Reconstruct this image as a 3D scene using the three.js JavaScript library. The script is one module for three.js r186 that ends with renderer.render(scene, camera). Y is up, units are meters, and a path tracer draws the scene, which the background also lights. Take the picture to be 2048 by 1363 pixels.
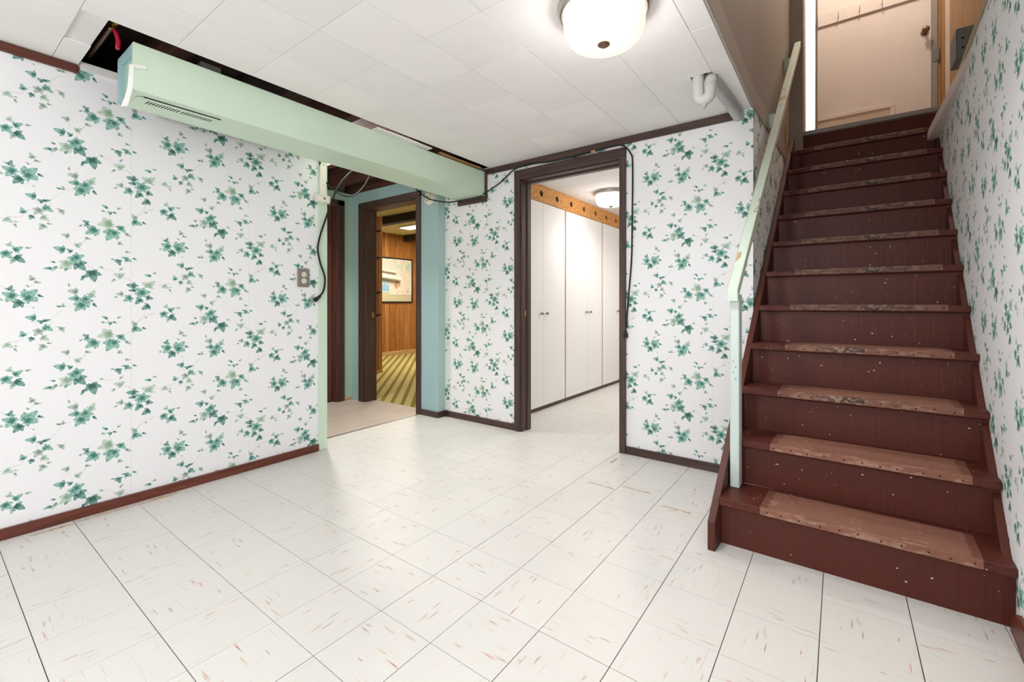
import * as THREE from 'three';
import { RoundedBoxGeometry } from 'three/addons/geometries/RoundedBoxGeometry.js';
import { mergeGeometries } from 'three/addons/utils/BufferGeometryUtils.js';
import { RectAreaLightUniformsLib } from 'three/addons/lights/RectAreaLightUniformsLib.js';

// ---------- camera, sky, exposure, lights ----------
const scene = new THREE.Scene();
const FOCAL = 890.6;                                   // pixels, for the 2048 x 1363 frame
const camera = new THREE.PerspectiveCamera(2 * Math.atan(1363 / 2 / FOCAL) * 180 / Math.PI, 2048 / 1363, 0.05, 60);
camera.position.set(1.649, 0.990, 1.363);
camera.rotation.set(0, 0.6348, 0);
camera.setViewOffset(2048, 1363, 0, 74.85, 2048, 1363);  // lens shifted: the verticals stay upright
scene.add(camera);
const renderer = new THREE.WebGLRenderer({ antialias: true });
renderer.toneMapping = THREE.LinearToneMapping;
renderer.toneMappingExposure = 0.79;
renderer.shadowMap.enabled = true;
renderer.shadowMap.type = THREE.PCFSoftShadowMap;
RectAreaLightUniformsLib.init();
scene.background = new THREE.Color(1.0, 0.98, 0.95);   // daylight, seen only through the slit of the side window upstairs
scene.backgroundIntensity = 3.0;
const LAMPS = [   // ceiling lamps: x, z, power, colour, label
  [0.945, -0.166, 3.1, 0xfbfaff, 'drum shaped ceiling lamp with frosted glass above the tiled room'],
  [-0.175, -2.76, 2.0, 0xfffaf6, 'ceiling lamp seen through the doorway above the white cupboards'],
  [0.62, -3.5, 4.2, 0xfffaf6, 'added second ceiling lamp in the cupboard room, hidden by the wall'],  // added out of view to even out the light on the cupboards
  [0.9, 2.9, 2.2, 0xf8f9ff, 'added ceiling lamp of the same kind behind the viewer'],  // added out of view as fill for the tiled room
];
const ADDED_GLOBE_LAMP = [0.95, 1.36, 2.35, 6.3, 0xfafaff];   // added unseen fill lamp on the floor behind the viewer
const ADDED_HALL_LAMP = [-1.75, 2.28, -0.62, 12.5, 0xfffaf6];  // added bulb that brightens the passage
const REC_LIGHT = [-3.86, 2.165, -3.78, 70.0, 0xfff4e0];
const ADDED_UPPER_LAMP = [1.85, 4.6, -2.95, 5.5, 0xfff2e6];  // added bulb out of view that brightens the landing

// ---------- helpers ----------
let seed = 12345;
const rnd = () => { seed = (seed + 0x6d2b79f5) | 0; let t = Math.imul(seed ^ (seed >>> 15), 1 | seed); t = (t + Math.imul(t ^ (t >>> 7), 61 | t)) ^ t; return ((t ^ (t >>> 14)) >>> 0) / 4294967296; };
const rr = (a, b) => a + (b - a) * rnd();
const reseed = (s) => { seed = s; };
const taken = {};
const numbered = (n) => { const k = taken[n] = (taken[n] ?? -1) + 1; return k ? `${n}_${String(k).padStart(3, '0')}` : n; };
const strip = (g) => { let h = g.index ? g.toNonIndexed() : g; for (const k of Object.keys(h.attributes)) if (!['position', 'normal', 'uv'].includes(k)) h.deleteAttribute(k); h.morphAttributes = {}; return h; };
const join = (list) => list.length === 1 ? strip(list[0]) : mergeGeometries(list.map(strip), false);
function mesh(name, geo, mat, parent = scene) {
  const m = new THREE.Mesh(Array.isArray(geo) ? join(geo) : geo, mat);
  m.name = numbered(name); m.castShadow = true; m.receiveShadow = true; parent.add(m); return m;
}
function structure(name, geo, mat, parent = scene) { const m = mesh(name, geo, mat, parent); if (parent === scene) m.userData.kind = 'structure'; return m; }
function thing(name, label, category, group) { const o = new THREE.Group(); o.name = numbered(name); o.userData = { label, category }; if (group) o.userData.group = group; scene.add(o); return o; }
function tag(o, label, category, group) { o.userData.label = label; o.userData.category = category; if (group) o.userData.group = group; return o; }
// uv in metres by the face's own normal; grain = the axis along which u runs
function worldUV(g, grain, shift = 0) {
  const h = g.index ? g.toNonIndexed() : g, p = h.attributes.position, n = h.attributes.normal, uv = new Float32Array(p.count * 2);
  for (let i = 0; i < p.count; i++) {
    const c = [p.getX(i), p.getY(i), p.getZ(i)], a = [Math.abs(n.getX(i)), Math.abs(n.getY(i)), Math.abs(n.getZ(i))];
    const m = a[0] >= a[1] && a[0] >= a[2] ? 0 : a[1] >= a[2] ? 1 : 2;
    let [u, v] = m === 0 ? [2, 1] : m === 1 ? [0, 2] : [0, 1];
    if (grain !== undefined) { if (v === grain) [u, v] = [v, u]; else if (u !== grain) { /* end grain */ } }
    uv[2 * i] = c[u] + shift; uv[2 * i + 1] = c[v] + shift * 0.37;
  }
  h.setAttribute('uv', new THREE.BufferAttribute(uv, 2)); return h;
}
let boxes = 0;
function B(x0, x1, y0, y1, z0, z1, r = 0, grain) {
  const w = x1 - x0, h = y1 - y0, d = z1 - z0;
  let g = r ? new RoundedBoxGeometry(w, h, d, 1, Math.min(r, w / 2.01, h / 2.01, d / 2.01)) : new THREE.BoxGeometry(w, h, d);
  g.translate((x0 + x1) / 2, (y0 + y1) / 2, (z0 + z1) / 2);
  if (grain === undefined) grain = w >= h && w >= d ? 0 : h >= d ? 1 : 2;
  return worldUV(g, grain, (boxes++ * 0.173) % 1);
}
function cyl(r0, r1, h, x, y, z, axis = 'y', n = 24) { const g = new THREE.CylinderGeometry(r0, r1, h, n); if (axis === 'x') g.rotateZ(Math.PI / 2); if (axis === 'z') g.rotateX(Math.PI / 2); g.translate(x, y, z); return g; }
function tube(pts, r, seg = 60, n = 8) { return new THREE.TubeGeometry(new THREE.CatmullRomCurve3(pts.map((p) => new THREE.Vector3(...p)), false, 'catmullrom', 0.5), seg, r, n, false); }
function tubeCapped(pts, r, seg, n) { const a = pts[0], b = pts[pts.length - 1]; const s = (p) => { const g = new THREE.SphereGeometry(r, 8, 6); g.translate(...p); return g; }; return join([tube(pts, r, seg, n), s(a), s(b)]); }
const hullShape = (pts, holes = []) => { const s = new THREE.Shape(pts.map((p) => new THREE.Vector2(...p))); for (const h of holes || []) s.holes.push(new THREE.Path(h.map((p) => new THREE.Vector2(...p)))); return s; };
const rect = (x0, x1, y0, y1) => [[x0, y0], [x1, y0], [x1, y1], [x0, y1]];
// extrude a shape drawn in (x, y) along z from z0 to z1; or drawn in (z, y) along x
function exZ(pts, z0, z1, holes, bevel = 0) { const g = new THREE.ExtrudeGeometry(hullShape(pts, holes), { depth: z1 - z0 - 2 * bevel, bevelEnabled: bevel > 0, bevelSize: bevel, bevelThickness: bevel, bevelSegments: 1, curveSegments: 12 }); g.translate(0, 0, z0 + bevel); return worldUV(g); }
function exX(pts, x0, x1, holes, bevel = 0) { const g = new THREE.ExtrudeGeometry(hullShape(pts, holes), { depth: x1 - x0 - 2 * bevel, bevelEnabled: bevel > 0, bevelSize: bevel, bevelThickness: bevel, bevelSegments: 1, curveSegments: 12 }); g.applyMatrix4(new THREE.Matrix4().makeBasis(new THREE.Vector3(0, 0, 1), new THREE.Vector3(0, 1, 0), new THREE.Vector3(-1, 0, 0))); g.translate(x1 - bevel, 0, 0); return worldUV(g); }
const circle = (cx, cy, r, n = 20) => Array.from({ length: n }, (_, i) => [cx + r * Math.cos(i / n * 2 * Math.PI), cy + r * Math.sin(i / n * 2 * Math.PI)]);

// ---------- textures ----------
const hash = (x, y, s) => { let h = Math.imul(x, 374761393) ^ Math.imul(y, 668265263) ^ Math.imul(s, 974634777); h = Math.imul(h ^ (h >>> 13), 1274126177); return ((h ^ (h >>> 16)) >>> 0) / 4294967296; };
function noise(x, y, px, py, s) { const xi = Math.floor(x), yi = Math.floor(y), f = x - xi, g = y - yi, u = f * f * (3 - 2 * f), v = g * g * (3 - 2 * g), X = (a) => ((a % px) + px) % px, Y = (a) => ((a % py) + py) % py; const a = hash(X(xi), Y(yi), s), b = hash(X(xi + 1), Y(yi), s), c = hash(X(xi), Y(yi + 1), s), d = hash(X(xi + 1), Y(yi + 1), s); return a + (b - a) * u + (c - a) * v + (a - b - c + d) * u * v; }
function fbm(u, v, px, py, s, oct = 4) { let t = 0, w = 0.5, n = 0; for (let i = 0; i < oct; i++) { t += w * noise(u * px, v * py, px, py, s + i); n += w; w *= 0.5; px *= 2; py *= 2; } return t / n; }
function dataTex(w, h, fn, repX = 1, repY = 1, colour = true) {
  const d = new Uint8Array(w * h * 4);
  for (let y = 0; y < h; y++) for (let x = 0; x < w; x++) { const c = fn(x / w, y / h), i = (y * w + x) * 4; d[i] = Math.max(0, Math.min(255, c[0])); d[i + 1] = Math.max(0, Math.min(255, c[1])); d[i + 2] = Math.max(0, Math.min(255, c[2])); d[i + 3] = 255; }
  const t = new THREE.DataTexture(d, w, h); t.magFilter = THREE.LinearFilter; t.minFilter = THREE.LinearMipmapLinearFilter; t.generateMipmaps = true; t.wrapS = t.wrapT = THREE.RepeatWrapping; t.repeat.set(repX, repY); if (colour) t.colorSpace = THREE.SRGBColorSpace; t.needsUpdate = true; return t;
}
function canvasTex(w, h, draw, repX = 1, repY = 1, colour = true) { const c = document.createElement('canvas'); c.width = w; c.height = h; draw(c.getContext('2d'), w, h); const t = new THREE.CanvasTexture(c); t.wrapS = t.wrapT = THREE.RepeatWrapping; t.repeat.set(repX, repY); if (colour) t.colorSpace = THREE.SRGBColorSpace; return t; }
const mix = (a, b, t) => a.map((v, i) => v + (b[i] - v) * t);
const hex = (s) => [1, 3, 5].map((i) => parseInt(s.slice(i, i + 2), 16));
// wood: grain along u; one texture is len x wid metres
function wood(light, dark, s, len = 1.2, wid = 0.3, o = {}) {
  const L = hex(light), D = hex(dark);
  const f = (u, v) => { const wv = v + 0.03 * (fbm(u, v, 3, 2, s + 50, 2) - 0.5) * (o.wavy ?? 1); let g = 0.55 * fbm(u, wv, 3, 22, s) + 0.45 * fbm(u, wv, 10, 90, s + 9, 2); const pore = fbm(u, v, 24, 160, s + 20, 1); g = Math.max(0, Math.min(1, (g - 0.3) * 2.4)); return pore > 0.8 ? g * 0.6 : g; };
  return { map: dataTex(512, 256, (u, v) => mix(D, L, f(u, v)), 1 / len, 1 / wid), bumpMap: dataTex(512, 256, (u, v) => { const g = 255 * f(u, v); return [g, g, g]; }, 1 / len, 1 / wid, false) };
}
function woodMat(light, dark, s, rough, bump, o = {}) { const t = wood(light, dark, s, o.len, o.wid, o); return new THREE.MeshStandardMaterial({ map: t.map, bumpMap: t.bumpMap, bumpScale: bump, roughness: rough, ...(o.mat || {}) }); }
// painted surface: faint mottling, brush or roller relief
const PLASTER = {}, mottled = (k) => PLASTER[k] ??= dataTex(256, 256, (u, v) => { const n = 255 - k - (fbm(u, v, 4, 4, 3, 4) - 0.5) * k * 2; return [n, n, n]; }), roller = (bx, by) => PLASTER['b' + bx] ??= dataTex(256, 256, (u, v) => { const n = 255 * fbm(u, v, bx, by, 17, 2); return [n, n, n]; }, 2.5, 2.5, false);
function paint(colour, rough, s, o = {}) { return new THREE.MeshStandardMaterial({ color: colour, roughness: rough, map: mottled((o.mottle ?? 5) > 7 ? 12 : 4), bumpMap: roller(o.bx ?? 48, o.by ?? 48), bumpScale: o.bump ?? 0.0006 }); }
const LEAVES = {
  Sm: '306,436,274,445 523,412,546,403 352,217,322,216 37,519,16,537 216,130,188,135 249,88,270,73 248,86,234,72 182,54,175,75 156,421,178,436 151,225,132,202 152,227,168,228 409,16,396,29 413,12,421,-12 502,34,521,12 469,96,455,105 8,336,41,324',
  Ss: '347,458,365,474 508,326,480,337 395,228,409,255 66,16,44,34 67,17,93,41 238,46,258,30 131,21,151,7 140,438,145,456 115,211,125,206 464,47,437,62 465,45,480,45',
  Sd: '330,430,317,442 318,365,310,343 495,404,502,380 367,207,353,221 14,15,-18,20 36,481,16,457 62,490,86,483 69,448,42,430 239,111,223,119 248,90,248,103 127,409,114,408 159,393,185,371 142,252,148,270 189,224,176,245 171,200,185,194 385,38,369,49 386,36,374,23 473,10,456,22 501,34,486,37',
  Bm: '344,402,325,374 344,405,372,417 377,213,387,177 375,213,398,227 366,190,344,161 38,513,27,482 38,513,74,518 541,224,517,206 128,408,147,386 152,225,122,238 191,222,221,253 192,220,223,205 410,12,380,-11 475,8,453,-32 478,7,496,-18',
  Bd: '351,381,376,350 400,342,410,299 207,44,201,29 172,200,153,176',
  Bs: '320,379,295,353 465,47,422,38',
  Nm: '267,352,243,348 526,417,508,419 78,69,54,72 456,121,437,132',
  Ng: '282,361,268,340 377,499,397,495 439,365,426,368 522,448,540,446 502,357,512,370 482,312,471,298 324,273,321,286 490,228,479,221 99,85,84,81 298,83,285,90 156,12,165,12 155,2,162,-11 253,17,267,17 189,433,204,437 214,287,233,286 198,266,189,274 214,173,209,178 358,20,368,29 434,105,449,101 493,122,505,131 522,6,543,-6 61,386,52,391',
  Nd: '278,378,265,381 373,324,364,302 497,405,480,403 477,409,468,406 6,152,20,147 403,193,416,178 295,180,282,183 12,20,28,16 17,525,-10,524 240,115,261,122 143,251,130,258 144,251,157,249 224,230,241,223 476,104,489,100 14,338,3,319 43,337,58,330',
  Sg: '321,501,299,506 349,248,319,252 303,179,303,194 511,241,488,240 297,83,306,65 243,9,230,-12 152,378,145,363 209,297,201,316 496,489,512,482 16,353,1,371',
  Ns: '507,326,519,341 68,14,90,5 131,20,122,9 140,439,130,445',
  Bg: '230,75,214,54'
};
const VINES = '322,489,324,478,328,469 378,491,373,482,369,475 381,372,396,362,410,349 410,349,424,358,437,361 437,361,458,358,480,347 499,354,500,346,504,333 515,320,533,316,546,297 311,180,328,182,344,188 324,273,330,258,344,248 412,349,404,346,401,340 513,317,531,313,549,296 90,18,120,23,164,33 68,446,59,430,50,402 24,366,48,394,92,411 217,159,217,148,218,127 218,127,219,110,222,95 264,100,268,127,302,165 182,49,171,35,140,28 182,65,196,69,209,70 270,83,278,86,285,86 142,408,148,414,155,419 147,393,153,390,159,392 179,435,184,435,189,434 117,273,122,263,127,253 210,178,199,183,189,186 213,284,205,273,199,268 463,117,463,106,464,73 489,510,490,501,496,492 427,7,434,12,444,18 530,47,541,58,551,69 23,359,38,379,96,409 369,475,374,485,378,495';

// ---------- materials ----------
// one repeat of the wallpaper is 0.545 m wide and 0.531 m high, half-drop; the texture holds two repeats side by side
const PW = 0.545, PH = 0.531;
const ivy = canvasTex(2048, 1024, (c, w, h) => {
  c.fillStyle = '#f0f0f1'; c.fillRect(0, 0, w, h);
  const S = w / (2 * PW), Y = h / PH;
  const INK = { d: ['#33625a', '#71a191'], m: ['#3f7a6d', '#97c2b3'], s: ['#8ca893', '#c9d8c4'], g: ['#82948b', '#bccac2'] };
  const strokes = VINES.split(' ').map((t) => t.split(',').map((n) => n / 1000));
  const leaves = []; for (const k in LEAVES) for (const t of LEAVES[k].split(' ')) leaves.push([k[0], k[1], ...t.split(',').map((n) => n / 1000)]);
  const rank = { g: 0, s: 1, d: 2, m: 3 }; leaves.sort((a, b) => (a[0] === 'B') - (b[0] === 'B') || rank[a[1]] - rank[b[1]]);
  const LOBES = { B: [[-1.9, 0.5], [1.9, 0.5], [-0.98, 0.82], [0.98, 0.82], [0, 1.08]], S: [[-1.2, 0.64], [1.2, 0.64], [0, 1.06]], N: [[0.95, 0.45], [0, 1.1]] };
  const paintLeaf = (kind, col, x0, y0, x1, y1) => {   // x right, y up, in metres; a leaf is a fan of pointed lobes
    const len = Math.hypot(x1 - x0, y1 - y0), ang = Math.atan2(y1 - y0, x1 - x0), [dark, light] = INK[col];
    const Q = (x, y) => [x * S, h - y * Y];
    const lobe = (a, r, grow) => {   // outline of one lobe
      const ca = Math.cos(ang + a), sa = Math.sin(ang + a), L = r * len, W = L * (kind === 'N' ? 0.25 : 0.345) + grow, p = (u, v) => Q(x0 + ca * u - sa * v, y0 + sa * u + ca * v);
      c.beginPath(); c.moveTo(...p(-grow - L * 0.06, 0)); c.bezierCurveTo(...p(L * 0.1, W * 1.05), ...p(L * 0.62, W * 1.15), ...p(L + grow * 1.5, 0)); c.bezierCurveTo(...p(L * 0.62, -W * 1.15), ...p(L * 0.1, -W * 1.05), ...p(-grow - L * 0.06, 0)); c.closePath(); return p;
    };
    for (const [a, r] of LOBES[kind]) { lobe(a, r, 0.0022); c.fillStyle = 'rgba(222,238,231,0.55)'; c.fill(); }
    for (const [a, r] of LOBES[kind]) {
      const L = r * len, p = lobe(a, r, 0), [bx, by] = p(0, 0); const gr = c.createRadialGradient(bx, by, 1, bx, by, L * S);
      gr.addColorStop(0, dark); gr.addColorStop(0.25, dark); gr.addColorStop(0.6, light); gr.addColorStop(0.85, light); gr.addColorStop(1, dark); c.fillStyle = gr; c.fill();
      c.strokeStyle = dark; c.globalAlpha = 0.55; c.lineWidth = 1.8; c.stroke(); c.globalAlpha = 1;
      if (kind === 'N') continue;
      c.beginPath(); c.moveTo(...p(0, 0)); c.lineTo(...p(L * 0.85, 0)); c.strokeStyle = dark; c.lineWidth = 2; c.stroke();
      c.strokeStyle = 'rgba(228,241,235,0.75)'; c.lineWidth = 1.7; for (const s of [-1, 1]) for (const u of [0.3, 0.52]) { c.beginPath(); c.moveTo(...p(L * u, 0)); c.lineTo(...p(L * (u + 0.2), s * L * 0.17)); c.stroke(); }
    }
  };
  const around = (f) => { for (const k of [-2, -1, 0, 1, 2]) for (const j of [-2, -1, 0, 1]) { f(k * PW, j * PH + k * PH / 2); } };
  around((dx, dy) => { for (const v of strokes) { if (v[0] + dx < -0.2 || v[0] + dx > 2 * PW + 0.2 || v[1] + dy < -0.2 || v[1] + dy > PH + 0.2) continue; c.beginPath(); c.moveTo((v[0] + dx) * S, h - (v[1] + dy) * Y); c.quadraticCurveTo((2 * v[2] - (v[0] + v[4]) / 2 + dx) * S, h - (2 * v[3] - (v[1] + v[5]) / 2 + dy) * Y, (v[4] + dx) * S, h - (v[5] + dy) * Y); c.strokeStyle = 'rgba(196,190,188,0.8)'; c.lineWidth = 2.6; c.stroke(); } });
  for (const lf of leaves) around((dx, dy) => { if (lf[2] + dx < -0.1 || lf[2] + dx > 2 * PW + 0.1 || lf[3] + dy < -0.1 || lf[3] + dy > PH + 0.1) return; paintLeaf(lf[0], lf[1], lf[2] + dx, lf[3] + dy, lf[4] + dx, lf[5] + dy); });
  c.strokeStyle = 'rgba(205,203,203,0.7)'; c.lineWidth = 1.6; for (const s of [0.5, PW * S, w - 0.5]) { c.beginPath(); c.moveTo(s, 0); c.lineTo(s, h); c.stroke(); }
});
const M = {};
M.paper = new THREE.MeshStandardMaterial({ map: ivy, roughness: 0.72 });
M.white = paint('#ece9e5', 0.8, 3);
M.ceiling = [0, 1, 2].map((i) => paint(['#f5f2ef', '#f7f4f1', '#f3f0ed'][i], 0.85, 11 + i, { mottle: 2, size: 0.6, bump: 0.0003, bx: 10, by: 60 }));
M.post = paint('#d3e1da', 0.45, 24, { mottle: 3 });
M.green = paint('#d6ead3', 0.45, 21, { mottle: 3 });
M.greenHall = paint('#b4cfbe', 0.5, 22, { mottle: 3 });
M.recCeiling = paint('#e3d5a0', 0.8, 25);
M.pilaster = paint('#b2cfc8', 0.5, 26);
M.boxSteel = new THREE.MeshStandardMaterial({ color: 0x74736f, roughness: 0.45, metalness: 0.4 });
M.blueHall = paint('#a3c3c6', 0.5, 23, { mottle: 3 });
M.greenRail = (() => { const C = hex('#cfdfce'), W = hex('#b98f5e'); return new THREE.MeshStandardMaterial({ roughness: 0.42, map: dataTex(512, 128, (u, v) => { const n = fbm(u, v, 12, 6, 31, 4), worn = n > 0.69; return worn ? mix(C, W, 0.75) : C.map((c) => c + (n - 0.5) * 14); }, 1 / 0.9, 1 / 0.2), bumpMap: dataTex(512, 128, (u, v) => { const n = 255 * fbm(u, v, 12, 6, 31, 4); return [n, n, n]; }, 1 / 0.9, 1 / 0.2, false), bumpScale: 0.0008 }); })();
M.casing = woodMat('#5a423a', '#382722', 41, 0.42, 0.0005);
M.trimRed = woodMat('#7b3f2c', '#532518', 42, 0.38, 0.0005);
M.doorBrown = woodMat('#6b4336', '#46281f', 43, 0.45, 0.0005, { wid: 0.5 });
M.joist = woodMat('#5e3526', '#3a1d13', 44, 0.85, 0.001);
M.joistDark = woodMat('#382018', '#1f110b', 45, 0.9, 0.001);
M.panelling = [0, 1, 2].map((i) => woodMat(['#c98a4a', '#c08043', '#d29552'][i], ['#8e5826', '#855022', '#9c622f'][i], 51 + i, 0.4, 0.0004, { wid: 0.25, wavy: 3 }));
M.tanTrim = woodMat('#d9b88a', '#b8925f', 55, 0.5, 0.0004);
M.tanWood = woodMat('#c79a63', '#a07443', 56, 0.5, 0.0004);
M.beamDark = woodMat('#40332b', '#251c17', 57, 0.6, 0.0008);
M.taupe = paint('#9b948b', 0.55, 61, { mottle: 4 });
M.taupeTrim = paint('#aba094', 0.5, 62, { mottle: 5 });
M.peach = paint('#e6dcd3', 0.6, 63, { mottle: 3 });
M.kickShaded = paint('#d3c0ad', 0.6, 69, { mottle: 3 });  // the door's peach darkened and warmed: shade painted into the colour
M.grey = paint('#9a9793', 0.5, 64, { mottle: 6 });
M.metal = new THREE.MeshStandardMaterial({ color: 0xb9b4ac, metalness: 0.9, roughness: 0.32 });
M.bronze = new THREE.MeshStandardMaterial({ color: 0x7d6250, metalness: 0.7, roughness: 0.4 });
M.steel = paint('#8d8c88', 0.45, 65, { mottle: 10 }); M.steel.metalness = 0.5;
M.brass = new THREE.MeshStandardMaterial({ color: 0xc09a4e, metalness: 0.9, roughness: 0.35 });
M.ledge = paint('#b39a7e', 0.6, 70, { mottle: 5 });
M.nail = new THREE.MeshStandardMaterial({ color: 0x2a1a14, roughness: 0.6 });
M.black = new THREE.MeshStandardMaterial({ color: 0x191c1a, roughness: 0.75 });
M.slot = new THREE.MeshStandardMaterial({ color: 0x0e0d0c, roughness: 0.9 });
M.red = new THREE.MeshStandardMaterial({ color: 0xc0203c, roughness: 0.35 });
M.tape = paint('#eef0e9', 0.7, 66, { mottle: 3 });
M.plastic = new THREE.MeshStandardMaterial({ color: 0xe9e4d6, roughness: 0.45 });
M.taupePlate = new THREE.MeshStandardMaterial({ color: 0x8f857c, roughness: 0.42, metalness: 0.3 });
M.pipe = paint('#d8d8d0', 0.5, 67, { mottle: 12, size: 0.3 });
M.pipeMetal = paint('#c9cbc8', 0.5, 68, { mottle: 16, size: 0.25 }); M.pipeMetal.metalness = 0.35;
M.cupboard = new THREE.MeshStandardMaterial({ color: 0xf0eeec, roughness: 0.6 });
M.glow = new THREE.MeshStandardMaterial({ color: 0xffffff, roughness: 0.5, emissive: 0xffe0b8, emissiveIntensity: 1.05 });
M.glowCloset = new THREE.MeshStandardMaterial({ color: 0xffffff, roughness: 0.5, emissive: 0xfff0de, emissiveIntensity: 1.6 });
M.tubeGlow = new THREE.MeshStandardMaterial({ color: 0xffffff, roughness: 0.5, emissive: 0xfff3d8, emissiveIntensity: 2.0 });
M.glass = new THREE.MeshPhysicalMaterial({ color: 0xffffff, roughness: 0.02, transmission: 1, thickness: 0, ior: 1.5 });
M.chipboard = (() => { const f = (u, v) => { const n = fbm(u, v, 60, 40, 71, 3), k = fbm(u, v, 140, 90, 75, 1); return k > 0.74 ? [150, 92, 40] : mix([196, 128, 62], [236, 182, 112], n); }; return new THREE.MeshStandardMaterial({ roughness: 0.75, map: dataTex(512, 256, f, 1 / 0.8, 1 / 0.4) }); })();
// sheet flooring of the passage
M.sheet = new THREE.MeshStandardMaterial({ roughness: 0.4, map: dataTex(512, 512, (u, v) => { const n = fbm(u, v, 3, 40, 81, 4), k = fbm(u, v, 5, 5, 85, 3); return mix([176, 160, 147], [206, 193, 181], 0.55 * n + 0.45 * k); }, 1, 1) });
// carpet: olive stripes with rows of cream bars between them; one texture is one 0.107 m stripe by 0.088 m along it
M.carpet = new THREE.MeshStandardMaterial({ roughness: 0.95, map: canvasTex(256, 256, (c, w, h) => {
  c.fillStyle = '#a58a18'; c.fillRect(0, 0, w, h); c.fillStyle = '#85792e'; c.fillRect(0, 0, w * 0.3, h); c.fillStyle = '#4e4714'; c.fillRect(0, 0, 9, h); c.fillRect(w * 0.3 - 9, 0, 9, h);
  for (let i = 0; i < 2; i++) { const y = i * h / 2; c.fillStyle = '#f4e9b4'; c.fillRect(w * 0.35, y + 10, w * 0.6, 52); c.fillStyle = '#8a7516'; c.fillRect(w * 0.34, y + 72, w * 0.62, 12); c.fillStyle = '#5d5216'; for (let k = 0; k < 5; k++) c.fillRect(w * (0.37 + k * 0.12), y + 98, 14, 14); }
  for (let i = 0; i < 5000; i++) { c.fillStyle = `rgba(${rnd() > 0.5 ? '255,245,200' : '40,36,10'},0.10)`; c.fillRect(rnd() * w, rnd() * h, 3, 3); }
}, 1 / 0.107, 1 / 0.088) });
// painted stair wood: brown gloss over ribbed grain that runs across the boards' height, with chips of pale undercoat
function stairPaint(s, chips, ribs, base = '#57271c') {
  const C = hex(base), spots = []; reseed(s * 77 + 5);
  for (let i = 0; i < chips; i++) spots.push([rnd(), rnd(), rr(0.0012, 0.0042) * (rnd() > 0.9 ? 1.7 : 1), rr(0.5, 1.6)]);
  const map = canvasTex(1024, 256, (c, w, h) => { c.fillStyle = base; c.fillRect(0, 0, w, h);
    for (let i = 0; i < 900; i++) { c.fillStyle = `rgba(${rnd() > 0.5 ? '120,66,52' : '52,22,16'},0.06)`; const a = rnd() * w; c.fillRect(a, rnd() * h, rr(2, 60), rr(1, 5)); }
    for (let i = 0; i < 220; i++) { c.fillStyle = 'rgba(48,22,18,0.10)'; c.fillRect(rnd() * w, 0, rr(1, 3), h); }
    for (const [x, y, r, e] of spots) { c.fillStyle = rnd() > 0.25 ? '#d9cbc4' : '#a3897d'; c.beginPath(); const n = 7; for (let k = 0; k < n; k++) { const a = k / n * 6.283, q = r * rr(0.55, 1.15) * w; c.lineTo(x * w + Math.cos(a) * q * e, y * h + Math.sin(a) * q * 0.8); } c.closePath(); c.fill(); }
  }, 1, 1 / 0.25);
  const bumpMap = dataTex(512, 64, (u, v) => { const n = ribs ? 255 * (0.75 * fbm(u, v, 110, 2, s + 3, 2) + 0.25 * fbm(u, v, 20, 4, s + 5, 2)) : 255 * fbm(u, v, 20, 60, s + 3, 3); return [n, n, n]; }, 1, 1 / 0.25, false);
  return new THREE.MeshPhysicalMaterial({ map, bumpMap, bumpScale: ribs ? 0.0008 : 0.0006, roughness: 0.46, specularIntensity: 0.6 });
}
M.riser = [1, 2, 3].map((i) => stairPaint(i, 34, true));
M.tread = [4, 5].map((i) => stairPaint(i, 26, false));
M.stringer = stairPaint(6, 10, false, '#552a20');
// rubber-like ribbed tread covers: u across the stair, v along the depth
function matTex(s) {
  reseed(s * 31 + 7);
  return new THREE.MeshStandardMaterial({ roughness: 0.55, map: dataTex(512, 256, (u, v) => { const n = fbm(u, v, 5, 4, s, 4), k = fbm(u, v, 40, 6, s + 3, 2), wear = fbm(u, v, 26, 20, s + 8, 3); let c = mix([114, 72, 57], [152, 107, 88], Math.max(0, Math.min(1, 0.3 + n * 0.4 + k * 0.3))); const e = Math.min(u, 1 - u, 1 - v) ; if (e < 0.035 + 0.02 * n) c = mix(c, [96, 52, 41], 0.6); c = mix(c, [206, 190, 178], Math.max(0, Math.min(1, (wear - 0.76) * 12)) * 0.6); return c; }, 1, 1), bumpMap: dataTex(256, 256, (u, v) => { const n = 255 * (0.5 + 0.5 * Math.sin(v * 256 * 0.35)); return [n, n, n]; }, 1, 1, false), bumpScale: 0.0003 });
}
M.mat = [1, 2].map(matTex);
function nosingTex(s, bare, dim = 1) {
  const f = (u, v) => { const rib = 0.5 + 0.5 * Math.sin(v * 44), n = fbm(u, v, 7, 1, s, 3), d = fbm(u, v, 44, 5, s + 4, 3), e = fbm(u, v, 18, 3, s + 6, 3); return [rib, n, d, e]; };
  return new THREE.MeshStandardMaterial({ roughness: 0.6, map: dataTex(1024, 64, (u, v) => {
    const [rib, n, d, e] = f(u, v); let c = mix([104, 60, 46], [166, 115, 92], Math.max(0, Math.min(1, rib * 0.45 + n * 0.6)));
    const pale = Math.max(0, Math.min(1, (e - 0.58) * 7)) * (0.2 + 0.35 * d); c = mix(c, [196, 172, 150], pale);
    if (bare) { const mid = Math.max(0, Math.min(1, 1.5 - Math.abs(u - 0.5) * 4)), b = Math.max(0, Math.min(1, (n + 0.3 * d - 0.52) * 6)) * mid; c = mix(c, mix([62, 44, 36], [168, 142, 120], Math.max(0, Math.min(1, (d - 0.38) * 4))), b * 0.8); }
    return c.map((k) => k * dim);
  }), bumpMap: dataTex(512, 64, (u, v) => { const [rib, n, d] = f(u, v), g = 255 * (0.5 * rib + 0.5 * d); return [g, g, g]; }, 1, 1, false), bumpScale: 0.0008 });
}
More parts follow.
